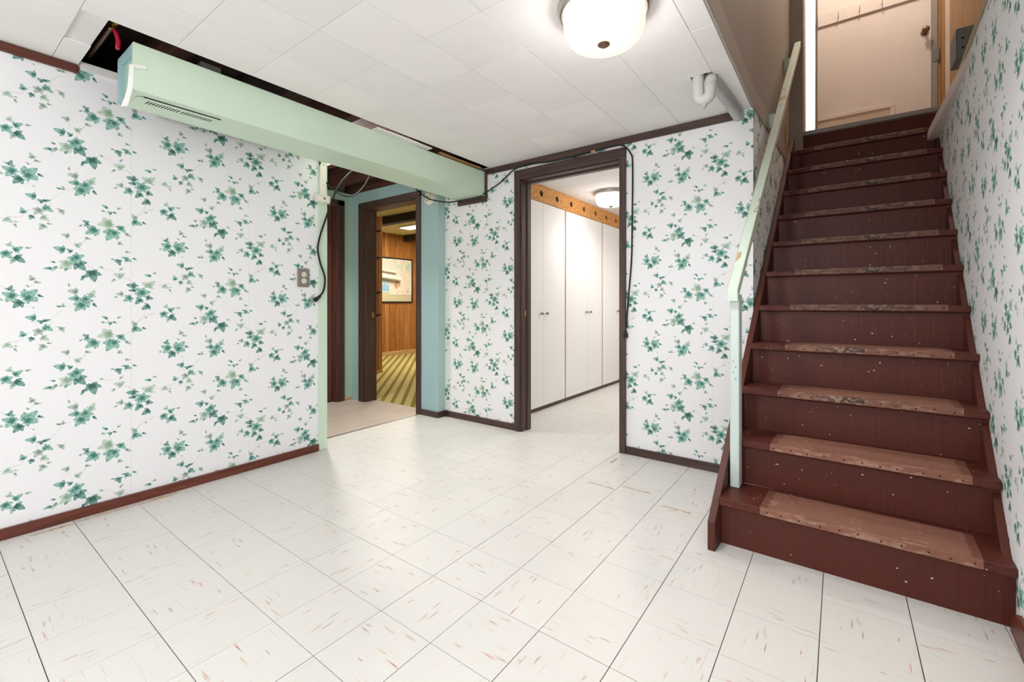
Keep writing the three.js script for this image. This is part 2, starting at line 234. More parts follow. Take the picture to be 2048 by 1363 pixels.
M.nosing = [nosingTex(3, 0), nosingTex(4, 1, 0.92), nosingTex(5, 1, 0.78)];
// vinyl floor tiles: off-white with flecks drawn out along one direction
function tileMat(s, strong, stain) {   // stain: [runs along x?, where across 0..1, from, to]
  reseed(s * 991 + 17);
  return new THREE.MeshPhysicalMaterial({ roughness: 0.4, map: canvasTex(320, 320, (c, w, h) => {
    const b = 222 + rr(-2, 2); c.fillStyle = `rgb(${b},${b - 2},${b - 8})`; c.fillRect(0, 0, w, h);
    const fleck = (x, y, l, t, col, a) => { c.globalAlpha = a; c.fillStyle = col; c.beginPath(); c.moveTo(x - l / 2, y + rr(-2, 2)); c.quadraticCurveTo(x, y - t * rr(0.5, 1.4), x + l / 2, y + rr(-2, 2)); c.quadraticCurveTo(x, y + t * rr(0.4, 1.2), x - l / 2, y); c.fill(); c.globalAlpha = 1; };
    for (let i = 0; i < 46; i++) fleck(rnd() * w, rnd() * h, rr(30, 150), rr(1, 4), ['#d8d2cb', '#e9e6e2', '#cfc7bf', '#e6d9d0'][i % 4], rr(0.25, 0.6));
    const P = ['#ad4f38', '#b98566', '#7d6353', '#c8503a', '#9c8c84', '#c9a56b', '#b8442f', '#6b5147'];
    for (let i = 0; i < strong; i++) {   // a fleck is a sheaf of fine strokes
      const x = rr(30, w - 30), y = rr(8, h - 8), l = rr(26, 84), t = rr(1.5, 6.5), col = P[Math.floor(rnd() * P.length)], a = rr(0.42, 0.85), n = 4 + Math.floor(rnd() * 6);
      for (let k = 0; k < n; k++) fleck(x + rr(-0.35, 0.35) * l, y + rr(-1, 1) * t, l * rr(0.4, 1.1), rr(0.8, 2.4), rnd() > 0.2 ? col : '#c9a98c', a * rr(0.5, 1.1));
    }
    for (let i = 0; i < 9; i++) fleck(rr(20, w - 20), rnd() * h, rr(20, 110), rr(0.8, 2.2), P[i % P.length], 0.28);
    if (stain) {
      const [alongX, at, from, to] = stain; c.save(); if (!alongX) { c.translate(0, h); c.rotate(-Math.PI / 2); }
      const y0 = (alongX ? 1 - at : at) * h;
      for (let i = 0; i < 110; i++) { const x = rr(from, to) * w, near = rnd() * rnd(); fleck(x, y0 + (rnd() > 0.5 ? 1 : -1) * near * 20, rr(5, 40), rr(1, 5), ['#c08a2c', '#b5752c', '#d2a458', '#7c5530', '#5d3f26'][i % 5], rr(0.3, 0.8)); }
      c.restore();
    }
  }) });
}
M.tile = [1, 2, 3, 4, 5, 6, 7, 8].map((s) => tileMat(s, 4 + (s * 3) % 6));
M.tileStained = { '2,-4': [true, 0.16, 0.3, 0.98], '3,-5': [true, 0.9, 0.05, 0.7], '4,-4': [true, 0.36, 0.15, 0.75], '2,-6': [false, 0.2, 0.2, 0.6], '-6,3': [false, 0.96, 0.02, 0.98], '-6,2': [false, 0.96, 0.3, 0.98], '-5,3': [false, 0.04, 0.02, 0.98], '-5,2': [false, 0.03, 0.4, 0.98], '-5,4': [false, 0.05, 0.05, 0.6] };
{ let s = 11; for (const k in M.tileStained) M.tileStained[k] = tileMat(s++, 4, M.tileStained[k]); }
M.mastic = new THREE.MeshStandardMaterial({ color: 0x4a3a30, roughness: 0.9 });
M.concrete = paint('#8f8a84', 0.9, 91, { mottle: 10 });
M.deck = woodMat('#4a3022', '#2c1a10', 92, 0.9, 0.001);
const papered = (g, f) => { const p = g.attributes.position, uv = g.attributes.uv; for (let i = 0; i < p.count; i++) { const [s, y] = f(p.getX(i), p.getY(i), p.getZ(i)); uv.setXY(i, s / (2 * PW), y / PH); } return g; };

// ---------- the setting ----------
const XL = -1.185, ZB = -1.457, CEIL = 2.09, Z0 = -0.6077, SK = 0.0467;
const shear = (g, z0 = Z0) => g.applyMatrix4(new THREE.Matrix4().set(1, 0, -SK, SK * z0, 0, 1, 0, 0, 0, 0, 1, 0, 0, 0, 0, 1));   // the stair and the wall beside it run 2.7 degrees off the room
function exY(pts, y0, y1, holes) { const g = new THREE.ExtrudeGeometry(hullShape(pts, holes), { depth: y1 - y0, bevelEnabled: false, curveSegments: 12 }); g.rotateX(Math.PI / 2); g.translate(0, y1, 0); return worldUV(g); }

// floor: mastic bed, then 9 inch vinyl tiles one by one
const floor = structure('floor', [B(-1.385, 2.25, -0.06, -0.003, ZB, 4.3), B(-1.22, 1.25, -0.06, -0.003, -5.25, ZB)], M.mastic);
{
  const T = 0.2286, rest = {}; let n = 0;
  const v = new THREE.Vector3(); camera.updateMatrixWorld(); camera.updateProjectionMatrix();
  const inView = (x, z) => { v.set(x, 0, z).project(camera); if (Math.abs(v.x) > 1.08 || Math.abs(v.y) > 1.1 || z > 1.3) return false; if (z > ZB) return !(x > 1.3 && z < -0.75) && x > -1.4; const t = (1.363 - ZB) / (1.363 - z), xd = 1.649 + (x - 1.649) * t; return xd > -0.42 && xd < 0.55; };
  const shared = {};
  const gx = (i) => 0.0003 + (i > 1 ? 0.0008 : 0.0002) + 0.0003 * hash(i, 3, 7), gz = (j) => 0.0003 + (j > 0 ? 0.0006 : 0.0002) + 0.0003 * hash(j, 5, 9);
  const areas = [[-1.385, 2.2, ZB, 4.3, -7, 9, -7, 18], [-0.6, 1.2, -5.2, ZB, -3, 5, -23, -7]];
  for (const [ax0, ax1, az0, az1, i0, i1, j0, j1] of areas) for (let i = i0; i <= i1; i++) for (let j = j0; j <= j1; j++) {
    const x0 = Math.max(i * T + gx(i), ax0), x1 = Math.min((i + 1) * T - gx(i + 1), ax1), z0 = Math.max(j * T + gz(j), az0), z1 = Math.min((j + 1) * T - gz(j + 1), az1);
    if (x1 - x0 < 0.004 || z1 - z0 < 0.004) continue;
    if (x0 < XL - 0.01 && (z0 > -0.33)) { if (x1 < XL) continue; }
    const stained = M.tileStained[`${i},${j}`], cx = (x0 + x1) / 2, cz = (z0 + z1) / 2, turn = stained ? 0 : (i + j) & 1, flip = !stained && hash(i, j, 21) > 0.5;
    if (cx > 1.3 && cz < -1.0) continue;
    const y = -0.0006 * hash(i, j, 4), k = `${(x1 - x0).toFixed(4)},${(z1 - z0).toFixed(4)},${turn},${flip},${(x0 - i * T).toFixed(4)},${(z0 - j * T).toFixed(4)}`;
    if (!shared[k]) {
      const g = strip(new THREE.BoxGeometry(x1 - x0, 0.003, z1 - z0)), p = g.attributes.position, uv = g.attributes.uv;
      for (let q = 0; q < p.count; q++) { let a = (p.getX(q) + cx - i * T) / T, b = (p.getZ(q) + cz - j * T) / T; if (turn) [a, b] = [b, a]; if (flip) { a = 1 - a; b = 1 - b; } uv.setXY(q, a, b); }
      shared[k] = g;
    }
    
    const mi = Math.floor(hash(i, j, 33) * 8), mat = stained || M.tile[mi];
    if (inView(cx, cz) && n < 298) { n++; const t = mesh('floor_tile', shared[k], mat, floor); t.position.set(cx, y - 0.0015, cz); }
    else (rest[mi] ??= []).push(shared[k].clone().translate(cx, y - 0.0015, cz));
  }
  const all = Object.values(rest).flat(); const r = mesh('floor_tile', all, M.tile[0], floor); r.userData.kind = 'stuff';
}
structure('floor', B(-2.55, -1.385, -0.06, 0.0015, -1.5, 0.3), M.sheet);
structure('trim_1', B(-1.392, -1.376, -0.002, 0.004, -1.366, -0.33, 0.001), M.metal);
{ const g = B(-5.3, -1.3, -0.06, 0.004, -6.1, -1.5), p = g.attributes.position, uv = g.attributes.uv; for (let i = 0; i < p.count; i++) uv.setXY(i, (p.getX(i) - p.getZ(i)) * Math.SQRT1_2 + 0.01, (p.getX(i) + p.getZ(i)) * Math.SQRT1_2); structure('floor', g, M.carpet); }
structure('floor', B(-5.7, 2.7, -0.3, -0.06, -6.4, 4.6), M.concrete);

// ceiling: backing board with the strip that is open above the green box and a slot for the drain, then 12 inch fibre tiles
const HX = -0.64, HZ = 0.895;
const ceiling = structure('ceiling', [exY([[HX, -1.5], [1.249, -1.5], [1.249, 0.32], [2.25, 0.32], [2.25, 4.3], [-1.25, 4.3], [-1.25, HZ], [HX, HZ]], 2.1, 2.12, [rect(1.06, 1.135, -0.972, -0.9)])], M.white);
const closetCeiling = structure('ceiling', B(-1.22, 1.22, 2.1, 2.12, -5.25, -1.5), M.white);
{
  const T = 0.3, X0 = -0.64, Zs = 0.08;
  for (const [own, ax0, ax1, az0, az1] of [[ceiling, -1.185, 2.08, ZB, 4.3], [closetCeiling, -0.6, 1.2, -5.2, -1.567]]) {
    const far = [];
    for (let i = -3; i < 12; i++) for (let j = -18; j < 15; j++) {
      let x0 = Math.max(X0 + i * T, ax0), x1 = Math.min(X0 + (i + 1) * T, ax1); const z0 = Math.max(Zs + j * T, az0), z1 = Math.min(Zs + (j + 1) * T, az1);
      if (x1 - x0 < 0.02 || z1 - z0 < 0.02) continue;
      let cx = (x0 + x1) / 2; const cz = (z0 + z1) / 2;
      if (own === ceiling) { if (cx < HX && z1 < HZ + 0.01) continue; if (cz < 0.32 && x1 > 1.256) { if (x0 > 1.2) continue; x1 = 1.2495; cx = (x0 + x1) / 2; } if (x0 < HX && x1 > HX - 0.001 && cx < HX && z0 < HZ && z1 > HZ) continue; }
      const zz0 = own === ceiling && cx < HX ? Math.max(z0, HZ) : z0;
      const gap = 0.0004 + 0.0004 * hash(i, j, 51), y = CEIL + 0.0012 * (hash(i, j, 52) - 0.5);
      let g;
      if (own === ceiling && cx > 0.84 && cx < 1.14 && cz > -1.12 && cz < -0.82) g = exY([[x0 + gap, z0 + gap], [x1 - gap, z0 + gap], [x1 - gap, -0.972], [1.06, -0.972], [1.06, -0.9], [x1 - gap, -0.9], [x1 - gap, z1 - gap], [x0 + gap, z1 - gap]], y, 2.1);
      else { g = new RoundedBoxGeometry(x1 - x0 - 2 * gap, 2.1 - y, z1 - zz0 - 2 * gap, 1, 0.0012); g.translate(cx, (y + 2.1) / 2, (zz0 + z1) / 2); g = worldUV(g, (i + j) & 1 ? 0 : 2, hash(i, j, 53)); }
      const near = own === ceiling ? cz < 1.3 : cz > -4.8;
      if (near) mesh('ceiling_tile', g, M.ceiling[Math.floor(hash(i, j, 54) * 3)], own); else far.push(g);
    }
    const r = mesh('ceiling_tile', far, M.ceiling[0], own); r.userData.kind = 'stuff';
  }
}
// timbers in the open strip above the green box and above the passage
for (const [z, m] of [[0.62, 'joist'], [0.18, 'joistDark'], [-0.26, 'joist'], [-0.72, 'joist'], [-1.12, 'joist']]) structure('beam', B(-2.6, 1.15, 2.125, 2.33, z - 0.03, z + 0.03, 0, 0), M[m]);
structure('beam', B(-2.52, -1.16, 2.115, 2.33, -1.486, -1.35, 0, 0), M.joist);
structure('ceiling', [exY([[-5.7, -6.4], [1.12, -6.4], [1.12, 0.42], [2.7, 0.42], [2.7, 4.6], [-5.7, 4.6]], 2.332, 2.36)], M.deck);

// walls of the tiled room
structure('wall_left', papered(B(-1.285, XL, 0, 2.1, -0.335, 4.3), (x, y, z) => [0.703 - z, y]), M.paper);
structure('trim_2', B(-1.292, -1.176, 0.0, 2.05, -0.342, -0.278, 0.003, 1), M.green);
structure('trim_3', B(XL - 0.004, -1.172, 2.048, 2.087, HZ, 4.3, 0.003), M.trimRed);
structure('trim_4', B(XL - 0.004, -1.172, 2.07, 2.108, -0.3, HZ - 0.005, 0.002), M.white);
structure('baseboard_left', B(XL - 0.002, -1.168, 0, 0.046, -0.278, 4.3, 0.003), M.trimRed);
structure('wall_back', [
  papered(exZ([[-1.17, 0], [-0.345, 0], [-0.345, 1.953], [0, 1.953], [0, 2.1], [-1.17, 2.1]], -1.567, ZB), (x, y) => [x + 1.188 - PW, y + 0.02]),
  papered(exZ([[0, 1.953], [0.478, 1.953], [0.478, 0], [1.256, 0], [1.256, 2.1], [0, 2.1]], -1.567, ZB), (x, y) => [x - 0.503, y + 0.025])], M.paper);
{ const g = shear(B(2.0796, 2.16, 0, 2.15, -2.95, 4.35)); structure('wall_right', papered(g, (x, y, z) => [z + 0.78, y + 0.1]), M.paper); }
structure('wall_front', B(-1.3, 2.2, 0, 2.33, 4.3, 4.4), M.white);
structure('trim_5', B(-0.677, 1.168, 2.043, 2.088, ZB - 0.002, -1.443, 0.003), M.casing);
structure('trim_6', B(-0.726, -0.677, 1.825, 2.088, ZB - 0.002, -1.441, 0.003), M.casing);
structure('trim_7', B(-1.0, -0.7265, 1.825, 1.87, ZB - 0.002, -1.441, 0.003), M.casing);
structure('baseboard_back', [B(-1.158, -0.392, 0, 0.05, ZB - 0.002, -1.443, 0.004), B(0.512, 1.22, 0, 0.05, ZB - 0.002, -1.443, 0.004)], M.casing);
structure('baseboard_right', shear(exX([[-0.62, 0], [4.3, 0], [4.3, 0.085], [-0.5, 0.085], [-0.56, 0.078], [-0.6, 0.055], [-0.62, 0.02]], 2.064, 2.0805, null, 0.003)), M.trimRed);

// doorway to the cupboard room
{
  const d = structure('door_1', [B(-0.395, -0.34, 0, 2.022, ZB - 0.002, -1.438, 0.004), B(-0.395, 0.512, 1.948, 2.022, ZB - 0.002, -1.437, 0.004), B(0.468, 0.512, 0, 2.022, ZB - 0.002, -1.438, 0.004)], M.casing);
  mesh('jamb', [B(-0.345, -0.327, 0, 1.953, -1.575, -1.45, 0.002), B(0.464, 0.479, 0, 1.953, -1.575, -1.45, 0.002), B(-0.345, 0.479, 1.938, 1.955, -1.575, -1.45, 0.002)], M.casing, d);
  mesh('door_stop', [B(-0.328, -0.317, 0, 1.94, -1.555, -1.515, 0.002), B(-0.328, 0.466, 1.927, 1.94, -1.555, -1.515, 0.002)], M.casing, d);
  const s = mesh('strike_plate', [B(-0.328, -0.3262, 0.895, 0.935, -1.505, -1.49)], M.brass, d); s.userData.label = 'small brass strike plate';
}
// side wall along the stair: wallpaper below the ceiling, painted panel above
structure('wall_stair', papered(shear(B(1.155, 1.2555, 0, 2.09, -2.95, -1.458), -1.457), (x, y, z) => [z + 0.2, y]), M.paper);
structure('wall_stairwell_left', [B(1.15, 1.2535, 2.121, 4.8, -1.457, 0.42), shear(B(1.15, 1.2535, 2.091, 4.8, -2.95, -1.457), -1.457)], M.taupe);
structure('trim_8', [B(1.25, 1.2625, 2.089, 2.2, -1.457, 0.32, 0.003), shear(B(1.25, 1.2625, 2.089, 2.2, -2.6, -1.457, 0.003), -1.457)], M.taupeTrim);
structure('trim_9', shear(B(1.25, 1.27, 2.09, 2.36, -2.66, -2.62, 0.002), -1.457), M.tanTrim);
structure('wall_stairwell_front', B(1.0, 2.75, 2.12, 4.8, 0.32, 0.42), M.taupe);
structure('wall_stairwell_right', [B(2.33, 2.5, 2.1, 4.8, -3.9, 0.42), B(2.12, 2.36, 2.08, 2.14, -2.95, 0.42)], M.peach);
structure('trim_10', shear(B(2.072, 2.092, 2.135, 2.165, -2.95, 4.3, 0.003)), M.ledge);
structure('trim_11', shear(B(2.095, 2.11, 2.155, 2.215, -2.95, 0.3, 0.003)), M.ledge);
structure('trim_12', shear(B(2.1, 2.23, 2.14, 2.16, -2.95, 0.3, 0.003)), M.ledge);
structure('ceiling', B(0.9, 2.75, 4.8, 4.9, -3.95, 0.45), M.white);
// landing and what stands round it
structure('floor', [B(1.1, 2.5, 2.1, 2.35, -3.95, -2.905)], M.tanWood);
structure('wall_landing_left', [B(1.2, 1.412, 2.09, 4.8, -2.95, -2.87), B(1.2, 1.36, 2.1, 4.8, -3.9, -2.95)], M.taupe);
structure('wall_landing_back', [B(1.1, 1.382, 2.1, 4.8, -3.86, -3.74), B(1.462, 2.55, 2.1, 4.8, -3.86, -3.74), B(1.1, 2.55, 4.45, 4.8, -3.86, -3.74), B(1.1, 2.55, 2.1, 2.38, -3.86, -3.74)], M.peach);
{
  const w = structure('window_1', [B(1.376, 1.384, 2.38, 4.45, -3.75, -3.725, 0.001), B(1.459, 1.467, 2.38, 4.45, -3.75, -3.725, 0.001)], M.peach);
  mesh('pane', B(1.382, 1.462, 2.38, 4.45, -3.802, -3.798), M.glass, w);
}
{
  const d = structure('door_2', B(1.478, 2.262, 2.372, 4.4, -3.738, -3.7, 0.002), M.peach);
  mesh('kick_frame', [B(1.48, 2.03, 2.69, 2.722, -3.702, -3.685, 0.003), B(1.998, 2.03, 2.38, 2.69, -3.702, -3.685, 0.003)], M.peach, d);
  mesh('kick_panel', B(1.48, 1.998, 2.38, 2.69, -3.702, -3.694), M.kickShaded, d);
  const k = mesh('door_knob', [cyl(0.026, 0.026, 0.006, 2.222, 3.262, -3.697, 'z'), cyl(0.009, 0.011, 0.045, 2.222, 3.262, -3.675, 'z', 12), (() => { const g = new THREE.SphereGeometry(0.026, 16, 12); g.scale(1, 1, 0.8); g.translate(2.222, 3.262, -3.64); return g; })()], M.bronze, d); k.userData.label = 'round metal knob';
  mesh('edge_board', B(2.263, 2.3, 2.372, 4.4, -3.738, -3.692, 0.002), M.grey, d);
  { const k = mesh('hinge', B(2.268, 2.306, 3.0, 3.1, -3.693, -3.688), M.steel, d); mesh('pin', cyl(0.006, 0.006, 0.1, 2.306, 3.05, -3.686, 'y', 10), M.steel, k); }
}
structure('trim_13', [B(2.302, 2.326, 2.36, 4.5, -3.738, -3.70, 0.002), B(2.318, 2.345, 2.36, 4.6, -3.70, -3.58, 0.003), B(2.315, 2.345, 2.15, 4.6, -3.3, -2.2, 0.003)], M.tanWood);

// passage and its doors
const hallU = [[-2.42, 0], [-2.2, 0], [-2.2, 1.945], [-1.43, 1.945], [-1.43, 0], [-1.166, 0], [-1.166, 2.115], [-2.42, 2.115]];
structure('wall_hall_back', exZ(hallU, -1.486, -1.366), M.blueHall);
structure('trim_14', B(-1.1665, -1.1605, 0, 2.1, -1.458, -1.3655, 0.001, 1), M.pilaster);
structure('baseboard_hall', [B(-1.376, -1.15, 0, 0.05, -1.368, -1.352, 0.003), B(-1.163, -1.149, 0, 0.05, -1.445, -1.353, 0.003)], M.casing);
structure('wall_hall_left', exX([[-1.486, 0], [-1.205, 0], [-1.205, 1.985], [-0.4, 1.985], [-0.4, 0], [0.3, 0], [0.3, 2.115], [-1.486, 2.115]], -2.52, -2.42), M.greenHall);
structure('baseboard_hall', B(-2.422, -2.408, 0, 0.03, -1.364, -1.272, 0.002), M.tanTrim);
structure('wall_hall_front', [B(-2.7, -1.2, 0, 2.34, 0.3, 0.4), B(-2.7, -2.6, 0, 2.34, -1.5, 0.4)], M.white);
{
  const d = structure('door_3', [B(-2.285, -2.205, 0, 2.0, -1.368, -1.348, 0.004), B(-2.285, -1.372, 1.94, 2.0, -1.368, -1.347, 0.004), B(-1.425, -1.372, 0, 2.0, -1.368, -1.348, 0.004)], M.casing);
  mesh('jamb', [B(-2.21, -2.182, 0, 1.945, -1.495, -1.36, 0.002), B(-1.437, -1.42, 0, 1.945, -1.495, -1.36, 0.002), B(-2.2, -1.43, 1.928, 1.947, -1.495, -1.36, 0.002)], M.casing, d);
  const s = mesh('strike_plate', [B(-2.183, -2.1805, 0.85, 0.9, -1.46, -1.44)], M.brass, d); s.userData.label = 'worn brass strike plate';
  const e = structure('door_4', [B(-2.422, -2.402, 0, 2.03, -1.272, -1.2, 0.004), B(-2.422, -2.402, 1.975, 2.03, -1.272, -0.33, 0.004), B(-2.422, -2.402, 0, 2.03, -0.4, -0.33, 0.004)], M.casing);
  mesh('jamb', [B(-2.515, -2.41, 0, 1.985, -1.207, -1.188, 0.002), B(-2.515, -2.41, 1.968, 1.987, -1.2, -0.4, 0.002)], M.doorBrown, e);
  mesh('door_stop', B(-2.46, -2.43, 0, 1.97, -1.19, -1.176, 0.002), M.doorBrown, e);
  mesh('door_panel', B(-2.505, -2.465, 0.01, 1.97, -1.188, -0.41, 0.002, 1), M.doorBrown, e);
}

// cupboard room
structure('wall_closet', [B(-1.27, -1.2, 0, 2.34, -5.3, -1.486), B(1.2, 1.27, 0, 2.34, -5.3, -2.9), B(-1.27, 1.27, 0, 2.34, -5.3, -5.2)], M.white);
// panelled room beyond the passage: grooved boards one by one on the far wall and the partition
{
  const far = structure('wall_panelled', B(-5.3, -5.222, 0, 2.33, -6.1, -1.4), M.beamDark);
  const W = [0.105, 0.15, 0.085, 0.13, 0.16, 0.1]; let z = -3.2, k = 0; reseed(404);
  while (z > -5.9) { const w = W[k % 6]; mesh('wall_plank', B(-5.222, -5.206, 0.0, 2.32, z - w + 0.004, z - 0.003, 0.003, 1), M.panelling[Math.floor(rnd() * 3)], far); z -= w; k++; }
  mesh('baseboard', B(-5.206, -5.19, 0.004, 0.085, -5.9, -2.7, 0.003), M.tanTrim, far);
  const part = structure('wall_partition', B(-3.73, -3.642, 0, 2.225, -2.66, -1.486), M.beamDark);
  let y = -2.672; for (const w of [0.075, 0.12, 0.09, 0.13, 0.1]) { mesh('wall_plank', B(-3.642, -3.628, 0.0, 2.225, y + 0.003, y + w - 0.003, 0.003, 1), M.panelling[(y * 100 | 0) & 1 ? 2 : 0], part); y += w; }
  mesh('baseboard', B(-3.63, -3.614, 0.004, 0.04, -2.672, -1.5, 0.003), M.tanTrim, part);
  structure('wall_panelled_back', [B(-5.3, -1.2, 0, 2.33, -6.1, -6.0), B(-1.36, -1.28, 0, 2.33, -6.1, -1.487), B(-5.3, -2.42, 0, 2.33, -1.487, -1.4)], M.white);
  structure('ceiling', B(-5.3, -1.28, 2.318, 2.331, -6.1, -1.4), M.recCeiling);
  structure('beam', B(-5.206, -1.36, 2.2, 2.32, -3.07, -2.95, 0.004, 0), M.beamDark);
  structure('beam', B(-5.206, -1.36, 2.2, 2.32, -4.49, -4.37, 0.004, 0), M.beamDark);
}
// added unseen shell round everything below the upper floor, keeps the sky out
structure('wall_added_shell', [B(-5.7, -5.4, -0.1, 2.34, -6.4, 4.6), B(2.4, 2.7, -0.1, 2.2, -6.4, 4.6), B(-5.7, 2.7, -0.1, 2.34, -6.4, -6.15), B(-5.7, 2.7, -0.1, 2.34, 4.42, 4.6), B(1.1, 2.7, -0.1, 2.1, -4.1, -3.95)], M.concrete);

// ---------- the stair ----------
{
  const RISE = 0.1966, H0 = 0.1949, RUN = 0.2053, XA = 1.246, XB = 2.0796;
  const st = thing('staircase', 'steep brown painted wooden stair with worn ribbed covers on its treads', 'staircase');
  const planar = (g, fu, fv) => { const h = g.index ? g.toNonIndexed() : g, p = h.attributes.position, uv = new Float32Array(p.count * 2); for (let i = 0; i < p.count; i++) { uv[2 * i] = fu(p.getX(i), p.getY(i), p.getZ(i)); uv[2 * i + 1] = fv(p.getX(i), p.getY(i), p.getZ(i)); } h.setAttribute('uv', new THREE.BufferAttribute(uv, 2)); return h; };
  for (let n = 1; n <= 12; n++) {
    const y = H0 + RISE * (n - 1), z = Z0 - RUN * (n - 1), yb = n === 1 ? 0 : y - RISE, jig = rr(-0.002, 0.002);
    if (n < 12) {
      const t = mesh('tread', shear(B(XA, XB, y - 0.033, y, z - RUN - 0.032, z + jig, 0.007, 0)), M.tread[n & 1], st);
      const a = 1.398 + rr(-0.004, 0.004), b = 2.008 + rr(-0.004, 0.004), back = z - 0.196;
      mesh('tread_mat', shear(planar(new RoundedBoxGeometry(b - a, 0.004, z - 0.006 - back, 1, 0.0018).translate((a + b) / 2, y + 0.0015, (back + z - 0.006) / 2), (x) => (x - a) / (b - a), (x, yy, zz) => (z - zz) / 0.21)), M.mat[n & 1], t);
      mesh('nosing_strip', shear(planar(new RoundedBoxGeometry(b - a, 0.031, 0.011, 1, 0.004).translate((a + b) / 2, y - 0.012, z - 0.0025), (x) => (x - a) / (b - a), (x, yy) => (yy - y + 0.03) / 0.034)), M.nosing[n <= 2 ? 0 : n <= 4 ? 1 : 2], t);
      const nails = []; for (let k = 0; k < 11; k++) { const g = new THREE.SphereGeometry(0.0034, 7, 5); g.scale(1, 1, 0.6); nails.push(shear(strip(g).translate(a + 0.02 + (b - a - 0.04) * k / 10 + rr(-0.008, 0.008), y - 0.014 + rr(-0.003, 0.003), z + 0.003))); }
      mesh('nail_heads', nails, M.nail, t).userData.kind = 'stuff';
    }
    const top = n === 12 ? y - 0.02 : y - 0.03;
    mesh('riser', shear(B(XA + 0.004, XB, yb - 0.002, top, z - 0.052, z - 0.032, 0.001, 0)), M.riser[n % 3], st);
  }
  const slope = RISE / RUN, edge = (z) => H0 + (Z0 - z) * slope - 0.022;
  const zt = Z0 - RUN * 10.9;
  mesh('stringer', shear(exX([[-0.55, 0], [-0.55, edge(-0.55) - 0.005], [-0.9, edge(-0.9) - 0.008], [zt, edge(zt) - 0.012], [zt - 0.1, edge(zt)], [-0.95, 0]].reverse(), 1.222, 1.25, null, 0.002)), M.stringer, st);
  mesh('stringer', shear(exX([[-0.66, 0], [-0.66, 0.1], [-0.66, edge(-0.66) - 0.06], [zt, edge(zt) - 0.06], [zt - 0.1, edge(zt) - 0.06], [-0.95, 0]].reverse(), 2.058, 2.0796, null, 0.002)), M.stringer, st);
  const e = mesh('landing_edge', shear(B(XA + 0.06, XB + 0.02, 2.325, 2.358, Z0 - RUN * 11 - 0.06, Z0 - RUN * 11, 0.004)), M.grey, st); e.userData.label = 'grey metal edge strip of the landing';
  mesh('skirt_block', B(1.252, 1.275, 0.62, 0.84, -1.47, -1.44, 0.006), M.stringer, st);
}
{
  const h = thing('handrail', 'pale green worn handrail plank on a square post at the stair', 'handrail');
  const z = -0.735, D = 2.12, y = 1.0045, th = 0.0435;
  mesh('rail', worldUV(shear(exX([[z, y], [z, y + th], [z - D, y + th + D * 0.957], [z - D, y + D * 0.957]].reverse(), 1.257, 1.299, null, 0.003), z), 2), M.greenRail, h);
  for (const [xa, xb] of [[1.2566, 1.2592], [1.2968, 1.2994]]) mesh('worn_edge', shear(exX([[z + 0.0004, y + th - 0.003], [z + 0.0004, y + th + 0.0006], [z - D, y + th + 0.0006 + D * 0.957], [z - D, y + th - 0.003 + D * 0.957]].reverse(), xa, xb), z), M.tanWood, h);
  mesh('post', B(1.2635, 1.301, 0.1949, 1.03, -0.822, -0.757, 0.004), M.post, h);
  for (const [x, yy] of [[1.277, 0.74], [1.287, 0.715], [1.277, 0.692], [1.287, 0.665]]) mesh('bolt_head', cyl(0.0022, 0.0022, 0.002, x, yy, -0.7565, 'z', 8), M.black, h);
  for (const d of [1.2, 1.86]) mesh('bracket', shear(exX([[z - d + 0.05, y + d * 0.957 - 0.045], [z - d + 0.05, y + d * 0.957 + 0.035], [z - d - 0.06, y + d * 0.957 + 0.055], [z - d - 0.05, y + d * 0.957 + 0.01]].reverse(), 1.2225 + 0.0, 1.262, null, 0.004), z), M.greenRail, h);
}

// ---------- the green box under the ceiling ----------
{
  const d = thing('duct_cover', 'long pale green box hiding a duct below the ceiling, tape on its near corner', 'duct cover');
  const y0 = 1.872, y1 = 2.07, zf = 0.812, zb = -1.443;
  mesh('front_board', B(-0.713, -0.695, y0, y1, zb, zf, 0.003), M.green, d);
  mesh('bottom_board', exY([[-0.713, zb], [-0.713, zf - 0.012], [-0.925, zf - 0.012], [-0.985, zb]], y0 + 0.001, y0 + 0.014), M.green, d);
  mesh('back_board', exY([[-0.925, zf - 0.012], [-0.91, zf - 0.012], [-0.97, zb], [-0.985, zb]], y0, y1 - 0.02), M.green, d);
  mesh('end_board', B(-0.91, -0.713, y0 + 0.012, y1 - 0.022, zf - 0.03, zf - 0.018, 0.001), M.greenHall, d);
  mesh('end_frame', [B(-0.925, -0.89, y0, y1 - 0.012, zf - 0.03, zf, 0.002), B(-0.925, -0.713, y1 - 0.034, y1, zf - 0.03, zf - 0.001, 0.002)], M.blueHall, d);
  const slots = [], edge = 0.0015; for (let k = 0; k < 22; k++) { const z = 0.745 - k * 0.0112 - (k > 10 ? 0.006 : 0); slots.push([[-0.815, z], [-0.775, z - 0.006], [-0.775, z - 0.0125], [-0.815, z - 0.0065]]); }
  const out = [[-0.84, 0.486], [-0.75, 0.486], [-0.745, 0.49], [-0.745, 0.765]]; for (let k = 0; k <= 6; k++) { const a = k / 6 * Math.PI / 2; out.push([-0.775 + 0.03 * Math.cos(a), 0.765 + 0.02 * Math.sin(a)]); } out.push([-0.84, 0.785]);
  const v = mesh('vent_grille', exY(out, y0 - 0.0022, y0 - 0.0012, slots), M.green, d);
  mesh('painted_slot_shade', B(-0.82, -0.77, y0 - 0.0012, y0 + 0.0012, 0.49, 0.757), M.slot, v);  // near-black sheet on the closed board, paints the shade inside the slots
  mesh('edge_line', B(-0.7455, -0.743, y0 - 0.0035, y0 + 0.0005, 0.47, 0.765), M.slot, v);
}
